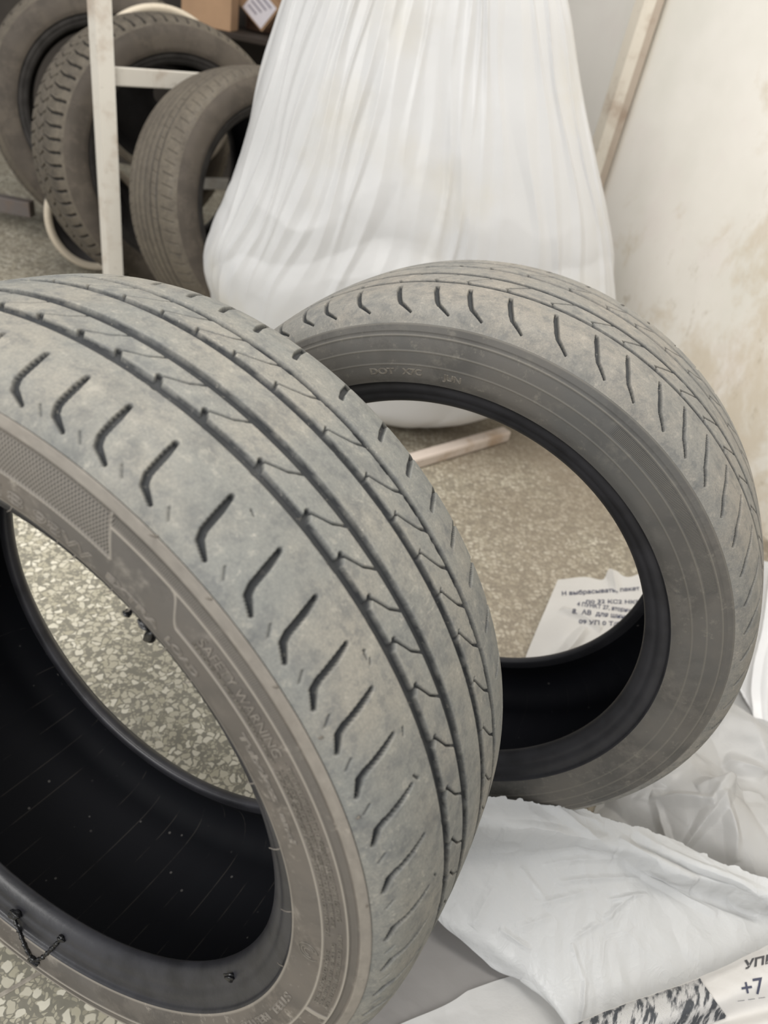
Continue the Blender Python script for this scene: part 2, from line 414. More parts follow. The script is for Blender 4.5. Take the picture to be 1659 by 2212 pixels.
def cuts_from(prev, n_total=64, step=5.6):
    th = list(prev); lo = th[-1]; t = lo - step
    out = list(th)
    while t > th[0] - 360 + step * .6: out.append(t); t -= step
    return out
NOTCH = cuts_from([78.2, 72.8, 67.3, 61.8, 56.9, 51.7, 45.8, 38.4, 31.7, 26.4, 21.3, 16.2, 10.7, 4.2, -2.6, -10.2])
def tread_front(t, L):
    t.ring(L(.0485), .0082, .0040, .0008); t.ring(L(.0185), .0088, .0042, .0006); t.ring(L(-.0172), .0078, .0042, .0006); t.ring(L(-.0478), .0064, .0040, .0006)
    for i, a in enumerate(NOTCH):
        # shoulder slot on the near side, kinked towards the sidewall
        j = .25 * math.sin(i * 7.3)
        t.cut([(a - .9 + j, L(.0735)), (a - 1.3 + j, L(.084)), (a - 1.75 + j, L(.0975)), (a - 2.2 + j, L(.1015)), (a - 3.9 + j, L(.1053))], [.0030, .0044, .0044, .0042, .0022], .0036)
        t.cut([(a - 5.35, L(.1012)), (a - 6.2, L(.1050))], [.0012, .0010], .0012)
        # centre block notch and its sipe
        t.cut([(a - .1, L(.0455)), (a + .55, L(.0402))], [.0048, .0032], .0036)
        t.cut([(a + .55, L(.0402)), (a - .3, L(.0370)), (a - 1.9, L(.0310)), (a - 3.1, L(.0225))], [.0020, .0014, .0013, .0013], .0024)
        # second rib
        t.cut([(a - .75, L(-.0205)), (a - .35, L(-.0250)), (a - .2, L(-.0262))], [.0022, .0016, .0012], .0026)
        t.cut([(a - .35, L(-.0250)), (a - 1.9, L(-.0310)), (a - 3.5, L(-.0380)), (a - 4.5, L(-.0455))], [.0014, .0013, .0014, .0022], .0024)
        # far shoulder slot
        t.cut([(a + 1.8, L(-.0668)), (a + 2.4, L(-.0760)), (a + 3.1, L(-.0950)), (a + 2.2, L(-.1030))], [.0036, .0042, .0042, .0020], .0036)
    # little nicks and chunks torn out of the rubber
    for (a, aa, da, dy, w) in [(35.6, .0705, -.6, .0015, .0012), (18.5, .0655, -.9, .001, .0014), (18.2, .0665, .2, -.0025, .001), (17.0, .066, .5, -.002, .0012), (9.3, .0645, -.7, .002, .0016), (3.3, .0665, .8, .003, .002), (-11, .064, .7, .002, .0014)]:
        t.cut([(a, L(aa)), (a + da, L(aa) + dy)], [w, w * .6], .0015)
def side_front(th, S):
    r = S[:, 1][:, None]; dg = np.degrees(th)[None, :]
    dg = (dg + 180) % 360 - 180
    d = np.zeros((len(S), len(th)), np.float32)
    line = lambda r0, w, h: h * np.clip(1 - np.abs(r - r0) / w, 0, 1)
    hatch = sstep(43.2, 43.8, dg + (r - .290) * -110 + .8) * (dg < 150)
    outer = .3028
    rimb = sstep(outer, outer + .0007, r) * (1 - sstep(.3092, .3100, r)); d += .0011 * rimb
    zone_o = 1 - sstep(outer - .0012, outer - .0004, r)
    zr = sstep(.2968, .2974, r) * zone_o * (1 - hatch)
    zh = sstep(.2802, .2806, r) * zone_o * hatch
    d -= .0005 * np.maximum(zr, zh)
    l1 = line(.2968, .0013, .0013) * (1 - hatch); l2 = line(.2803, .0012, .0012) * ((dg < 31.5) | (hatch > .5))
    # the step where the inner line climbs to the outer one
    rc = .2803 + (.2965 - .2803) * sstep(31.2, 34.6, dg); l3 = np.where((dg > 31) & (dg < 34.8), .0010 * np.clip(1 - np.abs(r - rc) / .0016, 0, 1), 0)
    edge = (hatch * (1 - hatch) * 4) * ((r > .2803) & (r < outer)) * .0010
    stp = np.where((dg > -33.5) & (dg < -32.6) & (r > .281) & (r < .2965), .0008, 0)
    L = np.maximum(np.maximum(l1, l2), np.maximum(np.maximum(l3, edge), stp)); d += L
    wear = np.maximum(.7 * np.clip(1 - np.abs(r - .2558) / .0014, 0, 1) + 0 * dg, L / .0009); wear = np.maximum(wear, rimb * (.55 + .4 * (fbm(dg * .7 + 40, r * 300, 3) - .5)))
    return d, {'ribzone': zr, 'hatchzone': zh, 'wear': np.clip(wear, 0, 1)}
REARN = cuts_from([99.4, 92.9, 85.6, 79.2, 73.7, 67.1, 59.6, 52.7, 47.1, 40.8, 35.4, 29.8, 24.0, 18.5])
def tread_rear(t, L):
    t.ring(L(.0475), .0062, .0042, .0005); t.ring(L(.0175), .0070, .0042, .0005); t.ring(L(-.0172), .0070, .0042, .0005); t.ring(L(-.0475), .0070, .0042, .0005)
    for i, a in enumerate(REARN):
        t.cut([(a, L(.0622)), (a - .5, L(.074)), (a - 1.6, L(.090)), (a - 2.2, L(.096)), (a - 4.4, L(.1042))], [.0034, .0044, .0042, .0034, .0016], .0036)
        t.cut([(a + 1.0, L(.0450)), (a + 1.8, L(.0400)), (a + .6, L(.0330)), (a - 1.6, L(.0200))], [.0028, .0016, .0012, .0014], .0026)
        t.cut([(a + .5, L(-.0200)), (a + 1.2, L(-.0250)), (a - .6, L(-.0330)), (a - 2.6, L(-.0455))], [.0028, .0016, .0012, .0014], .0026)
        t.cut([(a - 1, L(-.066)), (a - 2, L(-.09)), (a, L(-.103))], [.003, .0034, .002], .003)
def side_rear(th, S):
    r = S[:, 1][:, None]; dg = np.degrees(th)[None, :]
    line = lambda r0, w, h: h * np.clip(1 - np.abs(r - r0) / w, 0, 1)
    d = line(.2995, .0012, .0009) + line(.2862, .0009, .0006) + line(.2735, .0009, .0006) + .0006 * sstep(.3025, .3030, r) * (1 - sstep(.3085, .3095, r)) + 0 * dg
    wear = np.clip(line(.2995, .0010, .7) + line(.2862, .0012, .6) + line(.2735, .0012, .5) + line(.3085, .001, .4), 0, 1) + 0 * dg
    zr = sstep(.288, .2886, r) * (1 - sstep(.2975, .298, r)) * sstep(6, 8, dg) * (1 - sstep(41, 43, dg))
    return d.astype(np.float32), {'wear': wear, 'ribzone': zr, 'hatchzone': 0 * zr}

def liner_mat(name, col, lines=.5):
    m = Mat(name); th, r, z = m.polar()
    s = m.math('SINE', m.math('ADD', m.math('MULTIPLY', th, 62.0), m.math('MULTIPLY', z, 14.0)))
    ln = m.math('MULTIPLY', m.ramp(s, .985, .999), m.ramp(m.noise(22, 4), .45, .6))
    sp = m.ramp(m.n('ShaderNodeTexVoronoi', Vector=m.obj(), Scale=55).outputs['Distance'], .10, .06)
    sp = m.math('MULTIPLY', sp, m.ramp(m.noise(12, 3), .5, .62))
    c = m.mix(m.math('MULTIPLY', ln, lines), col, (.05, .045, .04))
    c = m.mix(m.math('MULTIPLY', sp, .8), c, (.11, .105, .10))
    m.bsdf(c, .75, m.bump(s, .15, .001), .18); return m.m
M_front = dict(tread=rubber_tread('front_tread_rubber', (.212, .214, .196), (.275, .259, .221), (.105, .109, .111), (.030, .032, .034)),
               side=rubber_side('front_side_rubber', (.105, .096, .086), (.135, .118, .100), (.34, .31, .265), True),
               bead=plain('bead_rubber', (.030, .030, .035), .42, .5, .5, 25, .3, 120),
               liner=liner_mat('liner_rubber', (.0035, .004, .006)))
M_rear = dict(tread=rubber_tread('rear_tread_rubber', (.215, .208, .187), (.255, .233, .198), (.105, .109, .109), (.028, .030, .031), .4),
              side=rubber_side('rear_side_rubber', (.092, .090, .085), (.115, .106, .094), (.20, .185, .155), True),
              bead=plain('rear_bead_rubber', (.026, .026, .030), .5, .4, .4, 25, .2, 90),
              liner=liner_mat('rear_liner_rubber', (.003, .0035, .006), .1))
TH_F = np.radians(np.concatenate([np.arange(-55, 100, .1), np.arange(100, 305, .4)]))
TH_R = np.radians(np.concatenate([np.arange(-20, 115, .12), np.arange(115, 340, .4)]))
FC = np.array([-0.15336, 0.43701, 0.3418]); FA = np.array([-0.45207, -0.88949, 0.06659])
RC = np.array([0.17929, 0.68303, 0.33581]); RA = np.array([-0.40289, -0.91465, 0.03318])

# ------------------------------------------------------------------ setting
MW_wall = mat_wall()
fl = put('floor', mesh('floor', [(-3.2, -1.2, 0), (1.7, -1.2, 0), (1.7, 3.9, 0), (-3.2, 3.9, 0)], [(0, 1, 2, 3)], False), mat_floor()); tag(fl, kind='structure')
def slab(name, p, q, z0, z1, th, mat):
    p = np.array(p, float); q = np.array(q, float); d = (q - p) / np.linalg.norm(q - p); n = np.array([d[1], -d[0]]) * th
    V = [(*(x + k * n), z) for z in (z0, z1) for k in (0, 1) for x in (p, q)]
    Fq = [(0, 1, 5, 4), (3, 2, 6, 7), (1, 3, 7, 5), (2, 0, 4, 6), (4, 5, 7, 6), (1, 0, 2, 3)]
    return tag(put(name, mesh(name, V, Fq, False), mat), kind='structure')
WA = np.array([.715, 2.30]); WB = np.array([1.06, 1.25]); WD = (WB - WA) / np.linalg.norm(WB - WA); WN = np.array([WD[1], -WD[0]])
slab('wall_right', WA, WA + WD * 2.6, 0, 2.6, -.04, MW_wall)
slab('wall_corner', WA + np.array([-.20, .95]), WA, 0, 2.6, -.04, MW_wall)
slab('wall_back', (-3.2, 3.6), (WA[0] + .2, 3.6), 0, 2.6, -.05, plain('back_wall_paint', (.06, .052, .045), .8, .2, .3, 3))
jp, jq = at_z(-90, 2203, 0), at_z(104, 2092, 0); jd = (jq - jp) / np.linalg.norm(jq - jp); jn = np.array([-jd[1], jd[0], 0]) * .0022
tag(put('trim_2', mesh('trim_2', [jp - jn, jq - jn, jq + jn, jp + jn] + [v + np.array([0, 0, .0012]) for v in (jp - jn, jq - jn, jq + jn, jp + jn)], [(3, 2, 1, 0), (4, 5, 6, 7), (0, 1, 5, 4), (1, 2, 6, 5), (2, 3, 7, 6), (3, 0, 4, 7)], False), plain('joint_strip', (.42, .38, .32), .5, .4, .5, 60)), kind='structure')
# corner angle trim
wm = mat_metal_paint('trim_paint', (.70, .64, .54), (.42, .32, .24))
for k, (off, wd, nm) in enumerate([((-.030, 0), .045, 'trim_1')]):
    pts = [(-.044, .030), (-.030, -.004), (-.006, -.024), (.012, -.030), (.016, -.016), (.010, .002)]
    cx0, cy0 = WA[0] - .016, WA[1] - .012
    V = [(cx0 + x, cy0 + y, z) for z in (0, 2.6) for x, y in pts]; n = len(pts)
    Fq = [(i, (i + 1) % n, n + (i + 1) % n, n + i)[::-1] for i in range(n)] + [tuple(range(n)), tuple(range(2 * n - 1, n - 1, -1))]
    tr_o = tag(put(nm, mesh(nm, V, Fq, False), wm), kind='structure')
    tr_o.data.materials.append(mat_metal_paint('shaded_trim', (.42, .35, .28), (.30, .22, .16)))  # darker brown for the right faces, their shade put into the colour
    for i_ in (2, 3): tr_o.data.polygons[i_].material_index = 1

# ------------------------------------------------------------------ the two near tyres
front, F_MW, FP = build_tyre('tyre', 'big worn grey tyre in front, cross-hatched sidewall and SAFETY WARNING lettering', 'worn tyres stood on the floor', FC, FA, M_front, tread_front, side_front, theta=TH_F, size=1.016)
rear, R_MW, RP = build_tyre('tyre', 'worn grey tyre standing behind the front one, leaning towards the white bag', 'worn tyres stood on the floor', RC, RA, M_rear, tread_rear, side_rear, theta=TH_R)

side_pts = densify(PROF[:8], .0006)
def side_surface(r): return np.interp(r, side_pts[:, 1], side_pts[:, 0])
def font_mesh(txt, size, extrude=0.0, bevel=0.0, outline=False, space=1.0, shear=0.0, weight=0.0):
    cu = bpy.data.curves.new('t', 'FONT'); cu.body = txt; cu.size = 1.0; cu.space_character = space; cu.offset = weight; cu.shear = shear
    cu.resolution_u = 4
    if outline: cu.fill_mode = 'NONE'; cu.bevel_depth = bevel / size; cu.bevel_resolution = 0
    else: cu.extrude = extrude / size
    ob = bpy.data.objects.new('t', cu); COL.objects.link(ob)
    dg = bpy.context.evaluated_depsgraph_get(); dg.update()
    me = bpy.data.meshes.new_from_object(ob.evaluated_get(dg)); COL.objects.unlink(ob); bpy.data.objects.remove(ob)
    n = len(me.vertices); co = np.empty(n * 3, np.float32); me.vertices.foreach_get('co', co); co = co.reshape(-1, 3) * size
    polys = [tuple(p.vertices) for p in me.polygons]
    return co, polys
def side_text(root, MW, txt, deg0, deg1, r0, size, mat, outline=True, bevel=.00045, extrude=.0005, lift=.0002, squeeze=None, name='lettering', label=None):
    co, polys = font_mesh(txt, size / .72, extrude, bevel, outline)
    x = co[:, 0] - co[:, 0].min(); w = x.max()
    rm = r0 + size / 2
    arc = np.radians(deg0 - deg1) * rm
    th = math.radians(deg0) - x / w * arc / rm
    r = r0 + co[:, 1]
    z = side_surface(r) + lift + co[:, 2]
    V = np.stack([r * np.cos(th), r * np.sin(th), z], 1)
    put(name, mesh(name, V, polys, False), mat, root, MW, label)
M_let = plain('lettering_rubber', (.20, .18, .155), .7, .35, .4, 200)
M_let_dim = plain('fine_lettering_rubber', (.19, .172, .145), .7, .35, .4, 200)
side_text(FP['side'], None, 'R18', 62.5, 54.2, .2625, .0088, M_let)
side_text(FP['side'], None, '98W', 52.8, 43.6, .2625, .0088, M_let)
side_text(FP['side'], None, 'EXTRA', 41.3, 32.6, .2650, .0052, M_let)
side_text(FP['side'], None, 'LOAD', 31.4, 25.6, .2655, .0054, M_let)
side_text(FP['side'], None, 'SAFETY WARNING', 29.0, 13.9, .2868, .0058, M_let, False)
side_text(FP['side'], None, 'SERIOUS INJURY MAY RESULT FROM', 29.2, 13.2, .2828, .0024, M_let_dim, False)
side_text(FP['side'], None, '- TIRE FAILURE DUE TO UNDERINFLATION/OVERLOADING', 13.0, -10.5, .2905, .0027, M_let_dim, False)
side_text(FP['side'], None, '- EXPLOSION OF TIRE/RIM ASSEMBLY DUE TO IMPROPER', 12.2, -12, .2865, .0025, M_let_dim, False)
side_text(FP['side'], None, 'MOUNT ONLY ON APPROVED RIMS FOLLOW VEHICLE', 12.0, -14, .2826, .0025, M_let_dim, False)
side_text(FP['side'], None, 'NEVER EXCEED PRESSURE TO SEAT BEADS', -13, -30, .2905, .0026, M_let_dim, False)
side_text(FP['side'], None, 'ONLY SPECIALLY TRAINED PERSONS', -15, -30, .2866, .0024, M_let_dim, False)
side_text(FP['side'], None, 'SHOULD MOUNT TIRES', -17, -30, .2828, .0024, M_let_dim, False)
side_text(FP['side'], None, 'Tubeless', 17.6, 7.4, .2695, .0056, M_let)
side_text(FP['side'], None, 'and', 5.8, 1.0, .2695, .0050, M_let)
side_text(FP['side'], None, 'STEEL', -33.5, -42.0, .2640, .0058, M_let)
side_text(FP['side'], None, 'BELTED', -43.4, -53.5, .2640, .0058, M_let)
side_text(FP['side'], None, 'RADIAL', -55.2, -66, .2640, .0058, M_let)
side_text(RP['side'], None, 'DOT', 89.4, 84.0, .2640, .0058, M_let_dim)
side_text(RP['side'], None, 'X7C', 82.5, 78.2, .2640, .0058, M_let_dim)
side_text(RP['side'], None, 'JUN', 74.0, 70.2, .2630, .0058, M_let_dim)
# round approval mark low on the front sidewall
for rad, a0, a1 in ((.0075, 20, 330), (.0052, 40, 300), (.003, 60, 290)):
    ph = np.radians(np.linspace(a0, a1, 30)); th0 = math.radians(-19.8)
    rr = .2705 + rad * np.cos(ph); tt = th0 + rad * np.sin(ph) / .27
    P = np.stack([rr * np.cos(tt), rr * np.sin(tt), side_surface(rr) + .0002], 1)
    V, Fq = tube(P, .0004, 5); put('approval_mark', mesh('approval_mark', V, Fq), M_let_dim, FP['side'], None)
# vent spews: little rubber hairs left by the mould along the rim line
def spew(root, MW, deg, r, a, dirv, ln, mat, rad=.0006):
    th = math.radians(deg); e = np.array([math.cos(th), math.sin(th), 0]); tn = np.array([-math.sin(th), math.cos(th), 0]); z = np.array([0, 0, 1.])
    p0 = e * r + z * a; dv = e * dirv[0] + tn * dirv[1] + z * dirv[2]
    P = [p0, p0 + dv * ln * .5, p0 + dv * ln + tn * ln * .25]
    V, Fq = tube(densify(np.array(P), ln / 6), np.linspace(rad, rad * .4, len(densify(np.array(P), ln / 6))), 6)
    put('vent_spew', mesh('vent_spew', V, Fq), mat, root, MW)
for dg_, ln in ((57.2, .006), (49.5, .005), (46.5, .007), (40.2, .006), (37.0, .006), (30.4, .008), (25.2, .007), (9.0, .006), (-2.2, .009), (-15.0, .009), (-30, .006)):
    spew(FP['bead'], None, dg_, .2545, .1128, (-.75, .2 * math.sin(dg_), .25), ln, M_let)
for dg_, r_, a_ in ((39.3, .3095, .1108), (31.5, .3088, .1112), (21.0, .3090, .1110), (14.4, .3145, .1075), (4.6, .3150, .1072), (-7.4, .3085, .1112)):
    spew(FP['side'], None, dg_, r_, a_, (.3, .4, .9), .0045, M_let, .0008)
# black sticky sealant left on the bead
M_seal = plain('black_sealant', (.006, .006, .007), .22, .6, 0, 10, .6, 400)
def blob(root, MW, deg, r, a, size, seed, name='sealant_blob'):
    import bmesh
    bm = bmesh.new(); bmesh.ops.create_icosphere(bm, subdivisions=4, radius=1)
    th = math.radians(deg); rr = np.random.default_rng(seed)
    for v in bm.verts:
        c = np.array(v.co); k = 1 + .28 * (math.sin(3 * c[0] + seed) * math.sin(2.6 * c[1] + 2 * seed) + .35 * math.sin(6 * c[2] + 4 * c[0] + seed))
        q = c * np.array(size) * k
        v.co = Vector(((r + q[0]) * math.cos(th) - q[1] * math.sin(th), (r + q[0]) * math.sin(th) + q[1] * math.cos(th), a + q[2]))
    me = bpy.data.meshes.new(name); bm.to_mesh(me); bm.free()
    me.polygons.foreach_set('use_smooth', np.full(len(me.polygons), True))
    put(name, me, M_seal, root, MW)

# ------------------------------------------------------------------ rack tyres
dust_b = (.20, .170, .130)
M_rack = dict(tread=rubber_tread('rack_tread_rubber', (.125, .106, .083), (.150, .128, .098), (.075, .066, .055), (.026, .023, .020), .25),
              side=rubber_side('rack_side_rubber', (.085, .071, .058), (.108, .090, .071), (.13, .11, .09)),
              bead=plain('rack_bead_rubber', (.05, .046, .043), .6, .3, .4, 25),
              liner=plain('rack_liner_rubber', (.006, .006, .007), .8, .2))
def tread_plain(t, L):
    for y in (.052, .026, 0, -.026, -.052): t.ring(L(y * .92), .0060, .005, .001)
    for k in range(80):
        a = k * 4.5; t.cut([(a, L(.066)), (a + 1.4, L(.094))], .0022, .002); t.cut([(a, L(-.066)), (a + 1.4, L(-.094))], .0022, .002)
        t.cut([(a, L(.03)), (a + 1, L(.046))], .0014, .002)
def tread_winter(t, L):
    t.ring(L(.034), .0075, .007, .006); t.ring(L(-.034), .0075, .007, .006); t.ring(L(0.004), .004, .006, .006)
    for k in range(72):
        a = k * 5.0
        t.cut([(a, L(.040)), (a + 1.2, L(.07)), (a + .8, L(.104))], [.0040, .0060, .0070], .007)
        t.cut([(a, L(-.040)), (a + 1.2, L(-.07)), (a + .8, L(-.104))], [.0040, .0060, .0070], .007)
        t.cut([(a + 1.5, L(.031)), (a + 3.5, L(.008))], .0045, .006); t.cut([(a + 1.5, L(-.031)), (a + 3.5, L(0))], .0045, .006)
        for q in (1.8, 2.8, 3.8): t.cut([(a + q, L(.044)), (a + q + .7, L(.085))], .0010, .003)
def tread_blocks(t, L):
    for y in (.062, .024, -.02, -.06): t.ring(L(y), .0075, .007, .006)
    for k in range(60):
        a = k * 6.0
        t.cut([(a, L(.062)), (a + 1, L(.108))], .0065, .007); t.cut([(a, L(-.062)), (a + 1, L(-.108))], .0065, .007)
        t.cut([(a + 2, L(.06)), (a + 3.5, L(.024))], .0055, .007); t.cut([(a + 2, L(.02)), (a + 3.5, L(-.02))], .0050, .007); t.cut([(a + 1, L(-.02)), (a + 2, L(-.06))], .0055, .007)
UPREF = np.array([0, 0, -1.0])
def axis_of(az, lean):
    az, lean = math.radians(az), math.radians(lean); return (math.sin(az) * math.cos(lean), -math.cos(az) * math.cos(lean), math.sin(lean))
TH_B = np.radians(np.arange(-180, 180, .25))
SB = 1.085
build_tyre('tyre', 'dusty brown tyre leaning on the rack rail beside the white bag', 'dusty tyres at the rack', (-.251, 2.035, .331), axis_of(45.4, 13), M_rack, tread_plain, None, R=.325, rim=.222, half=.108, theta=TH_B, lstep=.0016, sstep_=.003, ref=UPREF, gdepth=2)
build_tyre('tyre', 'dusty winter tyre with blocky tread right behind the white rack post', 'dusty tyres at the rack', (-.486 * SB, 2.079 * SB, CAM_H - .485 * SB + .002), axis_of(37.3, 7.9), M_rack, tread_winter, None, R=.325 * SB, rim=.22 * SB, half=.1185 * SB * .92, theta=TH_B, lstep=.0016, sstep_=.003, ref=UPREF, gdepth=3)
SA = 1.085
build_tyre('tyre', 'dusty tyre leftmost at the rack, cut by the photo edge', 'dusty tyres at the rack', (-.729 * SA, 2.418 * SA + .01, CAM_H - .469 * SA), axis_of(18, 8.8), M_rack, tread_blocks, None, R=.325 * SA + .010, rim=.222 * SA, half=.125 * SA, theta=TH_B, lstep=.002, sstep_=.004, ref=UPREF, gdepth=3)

# ------------------------------------------------------------------ rack
M_rackp = mat_metal_paint('rack_paint', (.62, .585, .52), (.40, .32, .25))
rp = np.array([-.614, 1.935]); rd = np.array([.7071, .7071]); rn = np.array([-.7071, .7071])
rack = empty('storage_rack', (rp[0], rp[1], 0)); tag(rack, 'white painted angle iron rack with scuffed post and rail', 'rack')
def angle_post(x, y, d1, d2, h, w1=.036, w2=.042, t=.005, name='post'):
    d1 = np.array(d1, float); d2 = np.array(d2, float)
    pl = [(0, 0), (w1, 0), (w1, t), (t, t), (t, w2), (0, w2)]
    V = [(x + d1[0] * a + d2[0] * b, y + d1[1] * a + d2[1] * b, z) for z in (0, h) for a, b in pl]; n = 6
    Fq = [(i, (i + 1) % n, n + (i + 1) % n, n + i) for i in range(n)] + [(3, 2, 1, 0), (5, 4, 3, 0), (n, n + 1, n + 2, n + 3), (n, n + 3, n + 4, n + 5)]
    put(name, mesh(name, V, Fq, False), M_rackp, rack)
def bar(name, p, q, w, h, z, mat=None):
    p = np.array(p, float); q = np.array(q, float); L = np.linalg.norm(q - p); an = math.atan2(q[1] - p[1], q[0] - p[0])
    me = boxmesh(name, (L, w, h), .003); c = (p + q) / 2
    return put(name, me, mat or M_rackp, rack, Matrix.Translation((c[0], c[1], z)) @ Matrix.Rotation(an, 4, 'Z'))
angle_post(rp[0], rp[1], (.94, .34), (-.80, .60), 1.5, .036, .026)
angle_post(*(rp + rd * 1.35), (.94, .34), (-.34, .94), 1.5)
bar('rail', rp + rd * .025, rp + rd * 1.34, .008, .040, .588)
bar('bottom_rail', at_z(-120, 415, .06)[:2], at_z(70, 452, .06)[:2], .04, .05, .06, mat_metal_paint('rail_dark_paint', (.16, .14, .13), (.2, .14, .1)))
bar('lower_rail', (-.66, 2.385), (-.40, 2.555), .03, .03, at_y(348, 6, 2.46)[2] - .222 - .22 - .020)
bar('shelf_board', (-1.0, 3.37), (.22, 3.37), .42, .02, .610, plain('shelf_wood', (.035, .026, .02), .7, .3, .3, 12))

# steel wheels, white painted
M_rim = mat_metal_paint('rim_paint', (.66, .58, .46), (.34, .25, .17)); M_rimd = plain('rim_barrel_steel', (.06, .055, .055), .5, .5, .3, 20)
def wheel_rim(label, c, axis, R, seg=96):
    a = np.array(axis); a = a / np.linalg.norm(a); u = np.cross(a, [0, 0, -1.]); u /= np.linalg.norm(u); v = np.cross(a, u)
    MWr = Matrix(((u[0], v[0], a[0], c[0]), (u[1], v[1], a[1], c[1]), (u[2], v[2], a[2], c[2]), (0, 0, 0, 1)))
    root = empty('wheel_rim', (c[0], c[1], c[2] - R)); tag(root, label, 'wheel', 'white painted steel wheels')
    th = np.linspace(-np.pi, np.pi, seg, endpoint=False)
    fl_ = np.array([(.030, R - .022), (.038, R - .012), (.036, R - .003), (.026, R), (.018, R - .006), (.016, R - .014), (.020, R - .022), (.030, R - .022)])
    put('flange', mesh('flange', revolve('f', fl_, th).reshape(-1, 3), gridfaces(len(fl_), seg, True, True)), M_rim, root, MWr)
    br = np.array([(.022, R - .020), (.015, R - .030), (.01, R - .055), (-.01, R - .055), (-.02, R - .04), (-.03, R - .03), (-.034, R - .02), (-.028, R - .018), (-.02, R - .03)])
    put('barrel', mesh('barrel', revolve('b', br, th).reshape(-1, 3), gridfaces(len(br), seg, True, True)), M_rimd, root, MWr)
    ds = np.array([(.0, R - .056), (.01, R - .085), (.022, R * .45), (.012, R * .3), (.012, .03), (-.02, .028)])
    put('disc', mesh('disc', revolve('d', ds, th).reshape(-1, 3), gridfaces(len(ds), seg, True, True)), M_rimd, root, MWr)
    return root
wheel_rim('white rimmed wheel on the floor left of the rack post, half behind the blocky tyre', (-.765, 2.30, .156), axis_of(40, 6), .155)
wheel_rim('white rimmed wheel high at the back, its top arc above the tyres by the carton', at_y(348, 6, 2.46) + np.array([0, 0, -.222]), axis_of(33, 4), .22)

# cartons
M_card = plain('cardboard', (.42, .27, .165), .8, .2, .18, 6, .1, 60); M_card2 = plain('cardboard_inner', (.25, .15, .09), .8, .2, .3, 8)
def carton(label, c, size, rot, cm=None):
    root = empty('carton', (c[0], c[1], c[2] - size[2] / 2)); tag(root, label, 'box', 'cardboard cartons on the rack shelf')
    R3 = Matrix.Translation(c) @ Matrix.Rotation(math.radians(rot[2]), 4, 'Z') @ Matrix.Rotation(math.radians(rot[1]), 4, 'Y') @ Matrix.Rotation(math.radians(rot[0]), 4, 'X')
    sx, sy, sz = size; t = .004
    V = []; Fq = []
    def bxs(x0, x1, y0, y1, z0, z1):
        b = len(V); V.extend([(x, y, z) for z in (z0, z1) for y in (y0, y1) for x in (x0, x1)])
        Fq.extend([(b, b + 2, b + 3, b + 1), (b + 4, b + 5, b + 7, b + 6), (b, b + 1, b + 5, b + 4), (b + 2, b + 6, b + 7, b + 3), (b, b + 4, b + 6, b + 2), (b + 1, b + 3, b + 7, b + 5)])
    hx, hy, hz = sx / 2, sy / 2, sz / 2
    bxs(-hx, hx, -hy, -hy + t, -hz, hz); bxs(-hx, hx, hy - t, hy, -hz, hz); bxs(-hx, -hx + t, -hy + t, hy - t, -hz, hz); bxs(hx - t, hx, -hy + t, hy - t, -hz, hz); bxs(-hx + t, hx - t, -hy + t, hy - t, -hz, -hz + t)
    put('body', mesh('body', V, Fq, False), cm or M_card, root, R3)
    for s in (-1, 1):
        V2, F2 = V[:], Fq[:]; V.clear(); Fq.clear()
        bxs(-hx, hx, 0, hy * .9, -t / 2, t / 2); VV, FF = V[:], Fq[:]
        put('flap', mesh('flap', VV, FF, False), M_card2, root, R3 @ Matrix.Translation((0, s * hy, hz)) @ Matrix.Rotation(math.radians(25 if s < 0 else 155), 4, 'X'))
    return root, R3
q = at_y(500, 65, 3.18)
carton('upright tan cardboard carton on the shelf above the dusty tyres', (q[0] - .09, q[1] + .07, .621 + .18), (.18, .12, .36), (0, 0, -4))
q = at_y(549, 2, 3.22)
c2, R2 = carton('tilted brown carton with a white paper label, beside the bag', (q[0] + .012, q[1] + .13, max(q[2], .714)), (.14, .10, .12), (8, 38, -6))
V = [(x, -.0515, z) for x, z in ((-.03, -.055), (.062, -.055), (.062, .04), (-.03, .04))]
plab = put('paper_label', mesh('paper_label', V, [(0, 1, 2, 3)], False), plain('label_paper', (.78, .75, .80), .6, .3, .05), c2, R2, 'white paper label')
V = []
for r_ in range(4):
    z = .028 - r_ * .019; V += [(-.02, -.0522, z), (.048 - .009 * r_, -.0522, z), (.048 - .009 * r_, -.0522, z - .007), (-.02, -.0522, z - .007)]
put('label_print', mesh('label_print', V, [tuple(range(4 * i, 4 * i + 4)) for i in range(4)], False), plain('label_ink', (.30, .28, .34), .6), plab, None, 'grey printed lines')
carton('small dark brown carton low on the shelf behind the tilted carton', np.array([at_y(566, 82, 3.5)[0] + .01, 3.50, .6590]), (.15, .14, .075), (0, 0, 10), plain('dark_cardboard', (.16, .095, .065), .85, .2, .3, 8))

# ------------------------------------------------------------------ the big hanging bag
M_bag = film('white_poly_film', (.69, .69, .69), .22, 1.0, .36, (.66, .635, .575), .10, 9)
lev = np.array([  # z, left x, right x, y centre, half depth
    (.012, .04, .26, 1.70, .10), (.03, -.03, .33, 1.70, .17), (.07, -.14, .41, 1.68, .205), (.14, -.235, .51, 1.68, 0.225), (.22, -.280, .59, 1.68, 0.235), (.34, -.296, .628, 1.68, 0.240), (.44, -.262, .600, 1.68, 0.230),
    (.56, -.236, .545, 1.70, .235), (.66, -.218, .485, 1.70, .215), (.77, -.192, .418, 1.70, .19), (.90, -.152, .345, 1.70, .165), (1.05, -.08, .235, 1.70, .12), (1.18, -.01, .14, 1.70, .07), (1.26, .03, .085, 1.70, .028), (1.30, .032, .083, 1.70, .026), (1.38, -.03, .15, 1.70, .06), (1.45, -.06, .19, 1.70, .08)])
nz, nphi = 420, 1100
